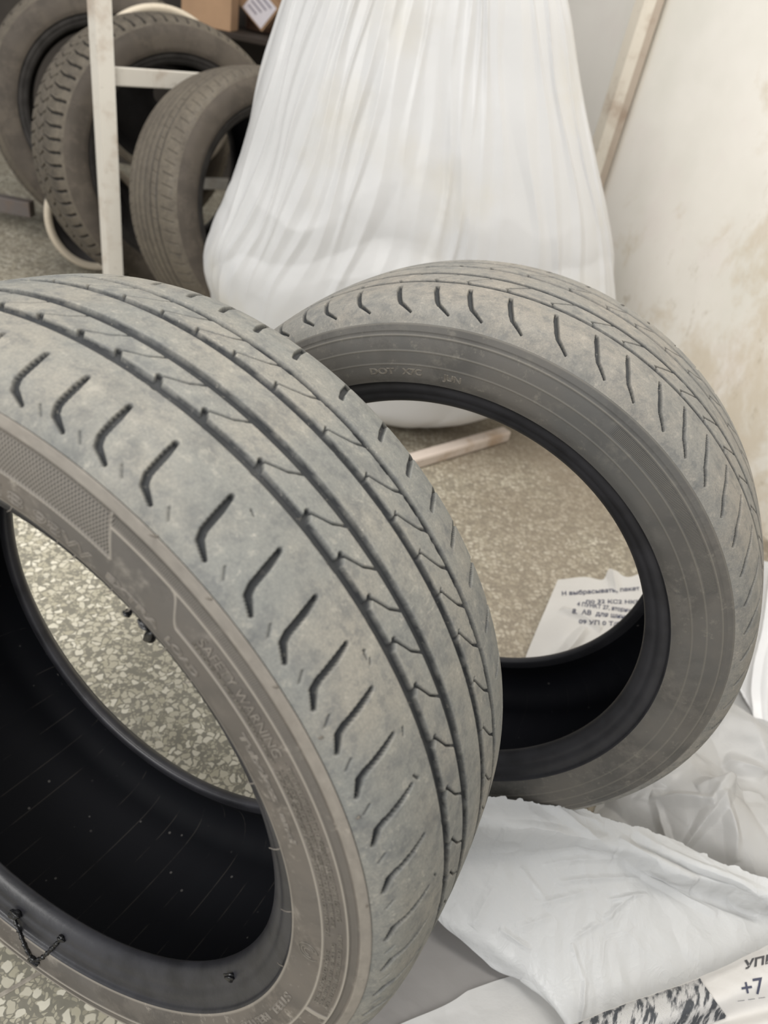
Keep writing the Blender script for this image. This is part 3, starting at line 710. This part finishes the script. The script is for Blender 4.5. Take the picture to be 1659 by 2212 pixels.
zi = np.linspace(0, 1, nz); ti = np.linspace(0, 1, len(lev)); LV = densify(lev, .004)
s_ = np.linspace(0, len(LV) - 1, nz); LV = np.stack([np.interp(s_, np.arange(len(LV)), LV[:, k]) for k in range(5)], 1)
phi = np.linspace(-np.pi, np.pi, nphi, endpoint=False)
ZZ = LV[:, 0][:, None]; PP = phi[None, :]
cxb = (LV[:, 1] + LV[:, 2])[:, None] / 2; ax = (LV[:, 2] - LV[:, 1])[:, None] / 2; by = LV[:, 4][:, None]
ex = .82
ux = np.sign(np.cos(PP)) * np.abs(np.cos(PP)) ** ex; uy = np.sign(np.sin(PP)) * np.abs(np.sin(PP)) ** ex
rb = np.random.default_rng(21); fold = np.zeros((nz, nphi))
PLEATS = [(.05, .02, .020, .006), (.09, .035, .016, .007), (.13, .05, .018, .008), (.17, .075, .022, .007), (.215, .10, .016, .006), (.25, .13, .024, .009), (.29, .16, .015, .005), (.335, .20, .026, .008),
          (.375, .24, .018, .006), (.42, .29, .03, .007), (.47, .36, .016, .004), (.52, .42, .03, .005), (.565, .48, .014, .006), (.60, .515, .016, .008), (.635, .535, .014, .006), (.66, .57, .02, .007),
          (.70, .63, .03, .004), (.77, .74, .04, .006), (.83, .80, .022, .006), (.88, .87, .02, .007), (.93, .945, .018, .006), (.965, .975, .02, .005)]
for ut, ub, w, am in PLEATS:
    for side in (-1, 1):
        zt = np.clip((ZZ - .25) / .62, -.35, 1.4); uu = np.clip(ub + (ut - ub) * zt + .006 * np.sin(ZZ * 17 + 40 * ut), .002, .998)
        cc = 2 * uu - 1; pc = side * np.arccos(np.sign(cc) * np.abs(cc) ** (1 / ex))
        dph = (PP - pc + np.pi) % (2 * np.pi) - np.pi
        w2 = w * 2.2 * (1 + .5 * np.sin(11 * ZZ + 31 * ut))
        fold += am * np.clip(1 - np.abs(dph) / w2, 0, 1) ** 1.2 * sstep(.12 + .2 * ((ut * 7.7) % 1), .42 + .15 * ((ut * 7.7) % 1), ZZ)
for k in range(26):   # short puckers low down where the film is pulled over the load
    p0 = rb.uniform(-np.pi, np.pi); z0 = rb.uniform(.06, .40); an = rb.uniform(-1.2, 1.2); w = rb.uniform(.02, .05); ln = rb.uniform(.06, .16)
    dp = ((PP - p0 + np.pi) % (2 * np.pi) - np.pi) * .3; dz = ZZ - z0
    al = dp * math.cos(an + 1.57) + dz * math.sin(an + 1.57); ac = -dp * math.sin(an + 1.57) + dz * math.cos(an + 1.57)
    fold += rb.uniform(.003, .007) * np.clip(1 - np.abs(ac) / (w * .5), 0, 1) ** 1.3 * np.clip(1 - (al / ln) ** 2, 0, 1)
fold += .036 * crumple(PP * .33 + 5, ZZ * .8 + 3, 5, .8, 8) * (1 - .8 * sstep(.30, .6, ZZ))
fold += .016 * (fbm(PP * 1.6 + 20, ZZ * 3.2, 9, 2) - .5) * sstep(1.25, 1.0, ZZ)
sc = np.clip(ax / .3, .15, 1)
nx_, ny_ = ux / np.maximum(ax, .02), uy / np.maximum(by, .02); nl = np.hypot(nx_, ny_) + 1e-9
X = cxb + ax * ux + fold * sc * nx_ / nl; Y = LV[:, 3][:, None] + by * uy + fold * sc * ny_ / nl
Zb = ZZ + .006 * (fbm(PP * 3 + 30, ZZ * 3, 4) - .5)
Zb = np.maximum(Zb, .004)
Vb = np.stack([X, Y, Zb], -1).reshape(-1, 3)
bag = empty('plastic_bag', (.17, 1.70, 0)); tag(bag, 'tall stuffed white plastic bag standing by the wall, long folds running up it', 'bag')
me = mesh('film', Vb, gridfaces(nz, nphi, True, False)); put('film', me, M_bag, bag)
th = np.linspace(0, 2 * np.pi, 60, endpoint=False)
V, Fq = tube(np.stack([.0575 + .034 * np.cos(th), 1.70 + .034 * np.sin(th), 1.28 + .006 * np.sin(3 * th)], 1), .006, 8, True)
put('tie', mesh('tie', V, Fq), plain('tie_plastic', (.7, .7, .7), .4), bag)
bm_ = boxmesh('floor_bar', (.46, .032, .030), .006); p0, p1 = at_z(900, 1005, .0), at_z(1100, 945, .0)
ang = math.atan2(p1[1] - p0[1], p1[0] - p0[0]); mid = (p0 + p1) / 2 - np.array([math.cos(ang), math.sin(ang), 0]) * .09
tag(put('steel_bar', bm_, mat_metal_paint('bar_paint', (.60, .52, .46), (.38, .26, .16)), None, Matrix.Translation((mid[0], mid[1], .0155)) @ Matrix.Rotation(ang, 4, 'Z')), 'pale rusty steel bar lying on the floor, seen through the rear tyre', 'bar')

# ------------------------------------------------------------------ crumpled film on the floor
def crm(P, n0, n1):
    """bicubic (hermite) interpolation of a control net P[r][c] -> (n0, n1, 3)"""
    def along(A, n):
        k = len(A); t = np.linspace(0, k - 1, n); i = np.clip(t.astype(int), 0, k - 2); f_ = (t - i)[:, None, None]
        m_ = np.gradient(A, axis=0)
        return (2 * f_**3 - 3 * f_**2 + 1) * A[i] + (f_**3 - 2 * f_**2 + f_) * m_[i] + (-2 * f_**3 + 3 * f_**2) * A[i + 1] + (f_**3 - f_**2) * m_[i + 1]
    A = along(P, n0); return along(A.transpose(1, 0, 2), n1).transpose(1, 0, 2)
def sheet(net, n0, n1, seed, amp, scale, zmin=.003, ragged=0.0, pix=True, soft=.002, pleats=(), creases=()):
    P = np.array([[at_z(*c) if pix else c for c in row] for row in net], float)
    G = crm(P, n0, n1)
    du = np.gradient(G, axis=0); dv = np.gradient(G, axis=1); N = np.cross(dv, du); N /= np.linalg.norm(N, axis=2)[..., None] + 1e-12
    N *= np.sign(N[..., 2:3].mean())
    h = crumple(G[..., 0] + .1 * seed, G[..., 1], seed, scale) * amp
    h = h - h.mean() + soft * (fbm(G[..., 0] * 9, G[..., 1] * 9, seed + 2) - .5)
    uu = np.linspace(0, 1, n0)[:, None]; vv = np.linspace(0, 1, n1)[None, :]
    for v0, v1, w, a_, u0, u1 in pleats:
        h = h + a_ * np.clip(1 - np.abs(vv - (v0 + (v1 - v0) * uu) - .012 * np.sin(9 * uu + 20 * v0)) / w, 0, 1) ** 1.3 * sstep(u0 - .05, u0 + .1, uu) * (1 - sstep(u1 - .1, u1 + .05, uu))
    for (xa, ya, xb, yb, z_, w, a_) in creases:
        A = at_z(xa, ya, z_); B = at_z(xb, yb, z_)
        sx_, sy_ = G[..., 0] + .006 * (fbm(G[..., 0] * 25, G[..., 1] * 25, 7) - .5), G[..., 1] + .006 * (fbm(G[..., 0] * 25 + 9, G[..., 1] * 25, 8) - .5)
        dd, tt = seg_dist(sx_, sy_, A[0], A[1], B[0], B[1])
        h = h + a_ * np.clip(1 - dd / w, 0, 1) ** 1.3 * (np.clip(4 * tt * (1 - tt), 0, 1) ** .5)
    G = G + N * h[..., None]
    if ragged:
        e = ragged * (fbm(np.arange(n1) * .09, np.zeros(n1), seed + 9) - .5)
        G[0] += (du[0] / (np.linalg.norm(du[0], axis=1)[:, None] + 1e-9)) * e[:, None]
    G[..., 2] = np.maximum(G[..., 2], zmin + .0006 * fbm(G[..., 0] * 60, G[..., 1] * 60, 1))
    return G
def sheet_obj(name, G, mat, label, cat, group=None):
    n0, n1 = G.shape[:2]; me = mesh(name, G.reshape(-1, 3), gridfaces(n0, n1))
    return tag(put(name, me, mat), label, cat, group)
M_white = film('white_bag_film', (.64, .65, .655), .22, .96, .36, None, .22, 22, .55)
M_greyf = film('clear_film', (.62, .62, .615), .3, .85, .30, None, .14, 12, .4)
M_lowf = film('low_film', (.62, .62, .615), .25, .93, .35, None, .15, 10)
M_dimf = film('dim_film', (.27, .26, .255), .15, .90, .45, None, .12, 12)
GRP = 'plastic sheets on the floor'
g1 = sheet([[(880, 1725, .130), (1060, 1722, .150), (1180, 1738, .142), (1290, 1760, .128), (1450, 1812, .10), (1560, 1865, .10), (1700, 1910, .10), (1850, 1960, .10)],
            [(880, 1790, .125), (1040, 1785, .138), (1170, 1795, .130), (1280, 1812, .112), (1420, 1855, .105), (1540, 1905, .095), (1690, 1945, .09), (1850, 1995, .09)],
            [(890, 1850, .075), (1020, 1838, .082), (1150, 1836, .088), (1270, 1834, .095), (1400, 1888, .072), (1520, 1940, .062), (1690, 1978, .06), (1850, 2030, .06)],
            [(915, 1920, .055), (1000, 1912, .062), (1120, 1910, .070), (1250, 1908, .076), (1380, 1935, .070), (1500, 1965, .060), (1690, 2010, .055), (1850, 2060, .055)],
            [(945, 1986, .038), (1000, 1995, .045), (1100, 2000, .055), (1230, 2010, .060), (1360, 2020, .060), (1500, 2030, .058), (1690, 2060, .052), (1850, 2100, .05)],
            [(1008, 2041, .028), (1050, 2055, .033), (1110, 2070, .042), (1230, 2090, .050), (1360, 2100, .052), (1510, 2100, .052), (1700, 2120, .050), (1850, 2150, .048)],
            [(1068, 2094, .018), (1100, 2103, .022), (1150, 2125, .030), (1245, 2190, .040), (1400, 2200, .045), (1540, 2200, .045), (1720, 2200, .045), (1850, 2210, .044)],
            [(1120, 2110, .016), (1150, 2135, .018), (1200, 2185, .026), (1280, 2280, .034), (1420, 2300, .04), (1560, 2300, .04), (1730, 2300, .04), (1860, 2300, .04)]],
           420, 520, 12, .030, 3.0, ragged=.010, creases=[
            (1060, 1832, 1300, 1828, .09, .006, .004), (1150, 1772, 1330, 1838, .10, .010, .006), (1100, 1750, 1300, 1790, .11, .008, .004), (1340, 1835, 1659, 1962, .08, .010, -.012), (1310, 1850, 1560, 1962, .07, .009, .006), (1420, 1850, 1700, 1955, .09, .010, .007),
            (1170, 1868, 1340, 1858, .08, .005, .003), (1200, 1902, 1390, 1888, .08, .005, .0035), (1310, 1945, 1400, 1930, .07, .004, .003), (1300, 1985, 1360, 1940, .065, .005, .003), (1240, 2030, 1300, 1990, .06, .004, .002), (1235, 2040, 1262, 2110, .055, .005, .0025), (1262, 2110, 1265, 2230, .05, .005, .003),
            (1078, 2008, 1150, 2048, .05, .005, .0035), (1132, 2100, 1240, 2240, .04, .006, .004), (1120, 1880, 1200, 1960, .07, .006, .002), (1160, 1950, 1290, 1925, .07, .006, .0025), (1020, 2000, 1060, 1930, .05, .010, .003), (1100, 2010, 1190, 1985, .055, .006, .002), (1400, 1880, 1500, 1912, .08, .006, .005)])
sheet_obj('plastic_sheet', g1, M_white, 'large bright white plastic bag laid flat and creased, in front of the rear tyre', 'plastic sheet', GRP)
g2 = sheet([[(1010, 2140, .016), (1090, 2112, .010), (1150, 2096, .008)], [(960, 2172, .016), (1060, 2165, .012), (1200, 2175, .009)], [(830, 2228, .014), (1000, 2230, .014), (1260, 2270, .010)], [(650, 2330, .012), (950, 2330, .012), (1320, 2380, .012)]], 140, 140, 31, .012, 2.0)
sheet_obj('plastic_sheet', g2, M_lowf, 'smooth white plastic sheet lowest in the photo, beside the front tyre', 'plastic sheet', GRP)
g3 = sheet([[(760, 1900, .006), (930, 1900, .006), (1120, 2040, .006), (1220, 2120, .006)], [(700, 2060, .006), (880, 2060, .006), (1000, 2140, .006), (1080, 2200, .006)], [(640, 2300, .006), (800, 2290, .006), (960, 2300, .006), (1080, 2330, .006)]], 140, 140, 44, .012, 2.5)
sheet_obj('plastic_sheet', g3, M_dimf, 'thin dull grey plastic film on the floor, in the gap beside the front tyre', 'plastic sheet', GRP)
g4 = sheet([[(.69, .88, .006), (.72, .88, .012), (.75, .88, .012), (.78, .88, .008), (.96, .88, .004)],
            [(.59, .79, .006), (.65, .79, .050), (.70, .80, .055), (.735, .80, .02), (.95, .80, .004)],
            [(.50, .69, .004), (.57, .70, .05), (.63, .71, .030), (.675, .71, .050), (.94, .71, .004)],
            [(.46, .61, .006), (.53, .61, .055), (.59, .62, .05), (.645, .62, .04), (.92, .62, .004)],
            [(.42, .53, .02), (.50, .545, .03), (.58, .56, .075), (.66, .55, .06), (.90, .55, .004)],
            [(.38, .46, .03), (.48, .46, .045), (.57, .48, .05), (.66, .48, .05), (.86, .48, .01)],
            [(.36, .40, .02), (.48, .40, .02), (.60, .42, .02), (.70, .42, .02), (.80, .42, .02)]], 300, 320, 61, .13, .5, pix=False, soft=.02,
           creases=[(1500, 1720, 1640, 1730, .06, .012, .012), (1410, 1710, 1520, 1760, .05, .010, .012), (1510, 1760, 1560, 1705, .05, .010, .010), (1480, 1830, 1560, 1720, .05, .012, .010), (1420, 1720, 1450, 1830, .05, .008, .007), (1560, 1640, 1640, 1690, .05, .02, .012), (1540, 1740, 1600, 1860, .06, .010, .008)])
sheet_obj('plastic_sheet', g4, M_greyf, 'crumpled translucent grey plastic film heaped right of the rear tyre', 'plastic sheet', GRP)
# bright bag standing at the right edge
def net_y(rows): return [[at_y(*c) for c in r] for r in rows]
rows = []
for (x, y, Y) in [(1618, 1208, .98), (1612, 1330, .92), (1594, 1440, .86), (1590, 1510, .82), (1602, 1580, .77), (1624, 1650, .71), (1640, 1730, .66), (1668, 1800, .62)]:
    rows.append([(x + 12, y, Y + .06), (x, y, Y), (x + 45, y + 6, Y - .05), (x + 100, y + 20, Y - .07), (x + 170, y + 35, Y - .06), (x + 240, y + 50, Y - .02)])
g5 = sheet(net_y(rows), 260, 240, 71, .02, 2.2, pix=False, zmin=.028, pleats=[(.02, .03, .03, .006, 0, 1), (.09, .05, .03, .010, .2, 1), (.16, .11, .025, .008, .1, .9), (.22, .18, .03, .010, .3, 1), (.30, .27, .03, .008, 0, 1), (.42, .36, .04, .010, 0, 1), (.55, .5, .05, .01, 0, 1)])
sheet_obj('plastic_bag', g5, film('bright_bag_film', (.90, .90, .90), .22, 1.0, .4, None, .08, 16), 'bright white plastic bag at the right photo edge, beside the rear tyre', 'bag')
# printed bag seen through the rear tyre
g6 = sheet([[(1205, 1252, .035), (1262, 1246, .045), (1302, 1252, .05), (1318, 1228, .06), (1352, 1246, .065), (1380, 1240, .07), (1405, 1235, .07), (1420, 1260, .06)],
            [(1185, 1300, .035), (1255, 1300, .045), (1310, 1300, .05), (1330, 1298, .05), (1360, 1298, .055), (1400, 1300, .06), (1415, 1310, .06), (1430, 1320, .05)],
            [(1155, 1370, .015), (1230, 1365, .040), (1290, 1360, .045), (1330, 1360, .045), (1370, 1362, .05), (1410, 1365, .05), (1420, 1370, .05), (1435, 1385, .04)],
            [(1128, 1440, .004), (1200, 1440, .010), (1270, 1440, .020), (1320, 1440, .02), (1370, 1440, .02), (1420, 1440, .02), (1425, 1440, .02), (1440, 1450, .02)],
            [(1110, 1500, .004), (1200, 1500, .006), (1270, 1500, .006), (1320, 1500, .006), (1370, 1500, .006), (1420, 1500, .006), (1440, 1500, .006), (1470, 1510, .006)]], 160, 200, 81, .02, 2.2, creases=[(1215, 1310, 1300, 1360, .045, .012, .01), (1260, 1370, 1200, 1425, .03, .012, .010), (1318, 1240, 1330, 1285, .05, .012, .008)])
M_print = film('printed_bag_film', (.60, .585, .56), .2, 1.0, .45, (.52, .50, .47), .15, 14)
pbag = empty('printed_bag', Vector(at_z(1300, 1440, 0))); tag(pbag, 'white plastic bag printed with dark text on the floor, seen through the rear tyre', 'bag')
me6 = mesh('film', g6.reshape(-1, 3), gridfaces(*g6.shape[:2])); pfilm = put('film', me6, M_print, pbag)
ORG = Vector((0, 0, CAM_H))
def bvh_of(G):
    n0, n1 = G.shape[:2]; return BVHTree.FromPolygons([Vector(v) for v in G.reshape(-1, 3)], [tuple(int(i) for i in q) for q in gridfaces(n0, n1)])
def decal(root, tree, txt, x0, y0, size, rot, mat, width=None, shear=0.0, lift=.0009, name='print', weight=0.0):
    """ink laid on a film: every point of the lettering is dropped on to the film's own surface"""
    co, polys = font_mesh(txt, size / .72, shear=shear, weight=weight)
    import bmesh
    bm = bmesh.new(); vs = [bm.verts.new((float(q[0]), float(q[1]), 0)) for q in co]
    for p_ in polys:
        try: bm.faces.new([vs[i] for i in p_])
        except ValueError: pass
    bmesh.ops.triangulate(bm, faces=bm.faces[:])
    for _ in range(4):
        lg = [e for e in bm.edges if e.calc_length() > size * .14]
        if not lg: break
        bmesh.ops.subdivide_edges(bm, edges=lg, cuts=1); bmesh.ops.triangulate(bm, faces=bm.faces[:])
    bm.verts.index_update(); co = np.array([v.co[:] for v in bm.verts]); polys = [tuple(v.index for v in f.verts) for f in bm.faces]; bm.free()
    x = co[:, 0] - co[:, 0].min(); y = co[:, 1]
    if width: x = x * width / x.max()
    c, s = math.cos(math.radians(rot)), math.sin(math.radians(rot))
    V = []
    for a, b in zip(x, y):
        px, py = x0 + a * c - b * s * -1 * -1, y0 - a * s - b * c
        d = Vector(ray(px, py)).normalized(); hit = tree.ray_cast(ORG, d)
        if hit[0] is None: V.append(np.array(V[-1]) if V else at_z(px, py, .03)); continue
        n = hit[1] if hit[1].dot(d) < 0 else -hit[1]
        V.append(np.array(hit[0] + n * lift))
    put(name, mesh(name, V, polys, False), mat, root)
M_ink = plain('print_ink', (.05, .055, .09), .6)
tree6 = bvh_of(g6)
for txt, x, y, sz, rot, w in [('Н выбрасывать, пакет', 1214, 1287, 9, 4, 168), ('по 32 КС2 НКП', 1266, 1303, 8, -1, 118), ('4 ПУНКТ 27, вторичный', 1246, 1309, 9, -7, 140), ('8.  АВ  для шин, 2', 1236, 1325, 10, -6, 130), ('09 УП 0 Т/С', 1250, 1347, 9, -4, 92)]:
    decal(pfilm, tree6, txt, x, y, sz, rot, M_ink, w, weight=.02)
# folded woven sack edge in the foreground corner
sack = empty('woven_sack', Vector(at_z(1600, 2180, .05))); tag(sack, 'folded white sack with a grey woven edge and +7 print, in the near right corner', 'sack')
g7 = sheet([[(1180, 2232, .074), (1360, 2165, .079), (1510, 2112, .081), (1660, 2040, .082), (1850, 1950, .08)],
            [(1190, 2245, .085), (1370, 2180, .088), (1520, 2128, .090), (1672, 2058, .090), (1860, 1970, .09)],
            [(1215, 2285, .090), (1400, 2215, .092), (1545, 2165, .094), (1690, 2105, .094), (1880, 2030, .09)],
            [(1240, 2330, .070), (1430, 2250, .074), (1570, 2200, .076), (1705, 2160, .076), (1890, 2090, .075)],
            [(1260, 2360, .078), (1450, 2285, .082), (1590, 2240, .084), (1720, 2200, .084), (1900, 2130, .08)],
            [(1300, 2460, .05), (1490, 2390, .05), (1620, 2340, .05), (1750, 2300, .05), (1930, 2230, .05)]], 160, 240, 91, .012, 2.5)
M_sack = film('sack_film', (.64, .625, .605), .15, 1.0, .5, None, .1, 25)
sfold = put('sack_fold', mesh('sack_fold', g7.reshape(-1, 3), gridfaces(*g7.shape[:2])), M_sack, sack)
def mat_weave():
    m = Mat('woven_edge'); o = m.obj()
    st = m.noise(1, 3, .6, m.scale(m.n('ShaderNodeMapping', Vector=o, Rotation=(0, 0, .55)).outputs[0], (210, 44, 60)))
    wv = m.n('ShaderNodeTexWave', {'wave_type': 'BANDS', 'bands_direction': 'DIAGONAL'}, Vector=o, Scale=330, Distortion=1.0).outputs['Fac']
    c = m.mix(m.ramp(st, .40, .56), (.045, .052, .062), (.62, .61, .60))
    c = m.mix(m.ramp(m.noise(30, 3), .60, .68), c, (.22, .19, .16))
    c = m.mix(m.math('MULTIPLY', m.ramp(wv, .4, .7), .5), c, (.07, .07, .075))
    m.bsdf(c, .6, m.bump(wv, .5, .001), .4); return m.m
M_weave = mat_weave()
gw = g7[6:96, :int(240 * .50)] + np.array([0, 0, .0022])
put('woven_edge', mesh('woven_edge', gw.reshape(-1, 3), gridfaces(*gw.shape[:2])), M_weave, sack, None, 'grey and white woven edge')
tree7 = bvh_of(g7)
decal(sfold, tree7, '+7', 1604, 2152, 34, 10, M_ink, 48, weight=.006)
decal(sfold, tree7, 'УПИ', 1610, 2094, 17, 14, plain('bold_ink', (.06, .06, .065), .6), 72, .25, weight=.035)
decal(sfold, tree7, '_ _ _', 1592, 2160, 12, 8, M_ink, 60)

# sealant, last of the small things on the front tyre
for deg, r, a, sz, sd in ((37.4, .2345, .1035, (.0020, .0028, .0022), 1), (34.6, .2375, .1030, (.0014, .0040, .0022), 4), (32.9, .2340, .1025, (.0048, .0030, .0030), 2), (-120.0, .2431, .1085, (.0055, .0060, .0040), 3), (-112.2, .2710, .1200, (.0045, .0055, .0035), 4), (-106.8, .2373, .1045, (.0030, .0035, .0025), 6), (-51.8, .2355, .1035, (.0045, .0050, .0025), 5)):
    blob(FP['bead'], None, deg, r, a, sz, sd)
def strand(pts, rad):
    P = np.array([(r * math.cos(math.radians(d)), r * math.sin(math.radians(d)), a) for d, r, a in pts]); P = densify(P, .0012)
    rr_ = rad * (1 + .55 * np.sin(np.arange(len(P)) * 1.7) * np.sin(np.arange(len(P)) * .63))
    V, Fq = tube(P, rr_, 8); put('sealant_strand', mesh('sealant_strand', V, Fq), M_seal, FP['bead'], None)
strand([(-120.0, .2440, .1090), (-118.3, .2490, .1125), (-116.6, .2545, .1150), (-114.6, .2600, .1185), (-112.3, .2700, .1205)], .0016)
strand([(-116.4, .2550, .1145), (-114.0, .2640, .1190), (-112.4, .2705, .1200)], .0009)
strand([(-112.0, .2700, .1205), (-110.0, .2600, .1170), (-108.6, .2500, .1115), (-106.9, .2380, .1045)], .0017)
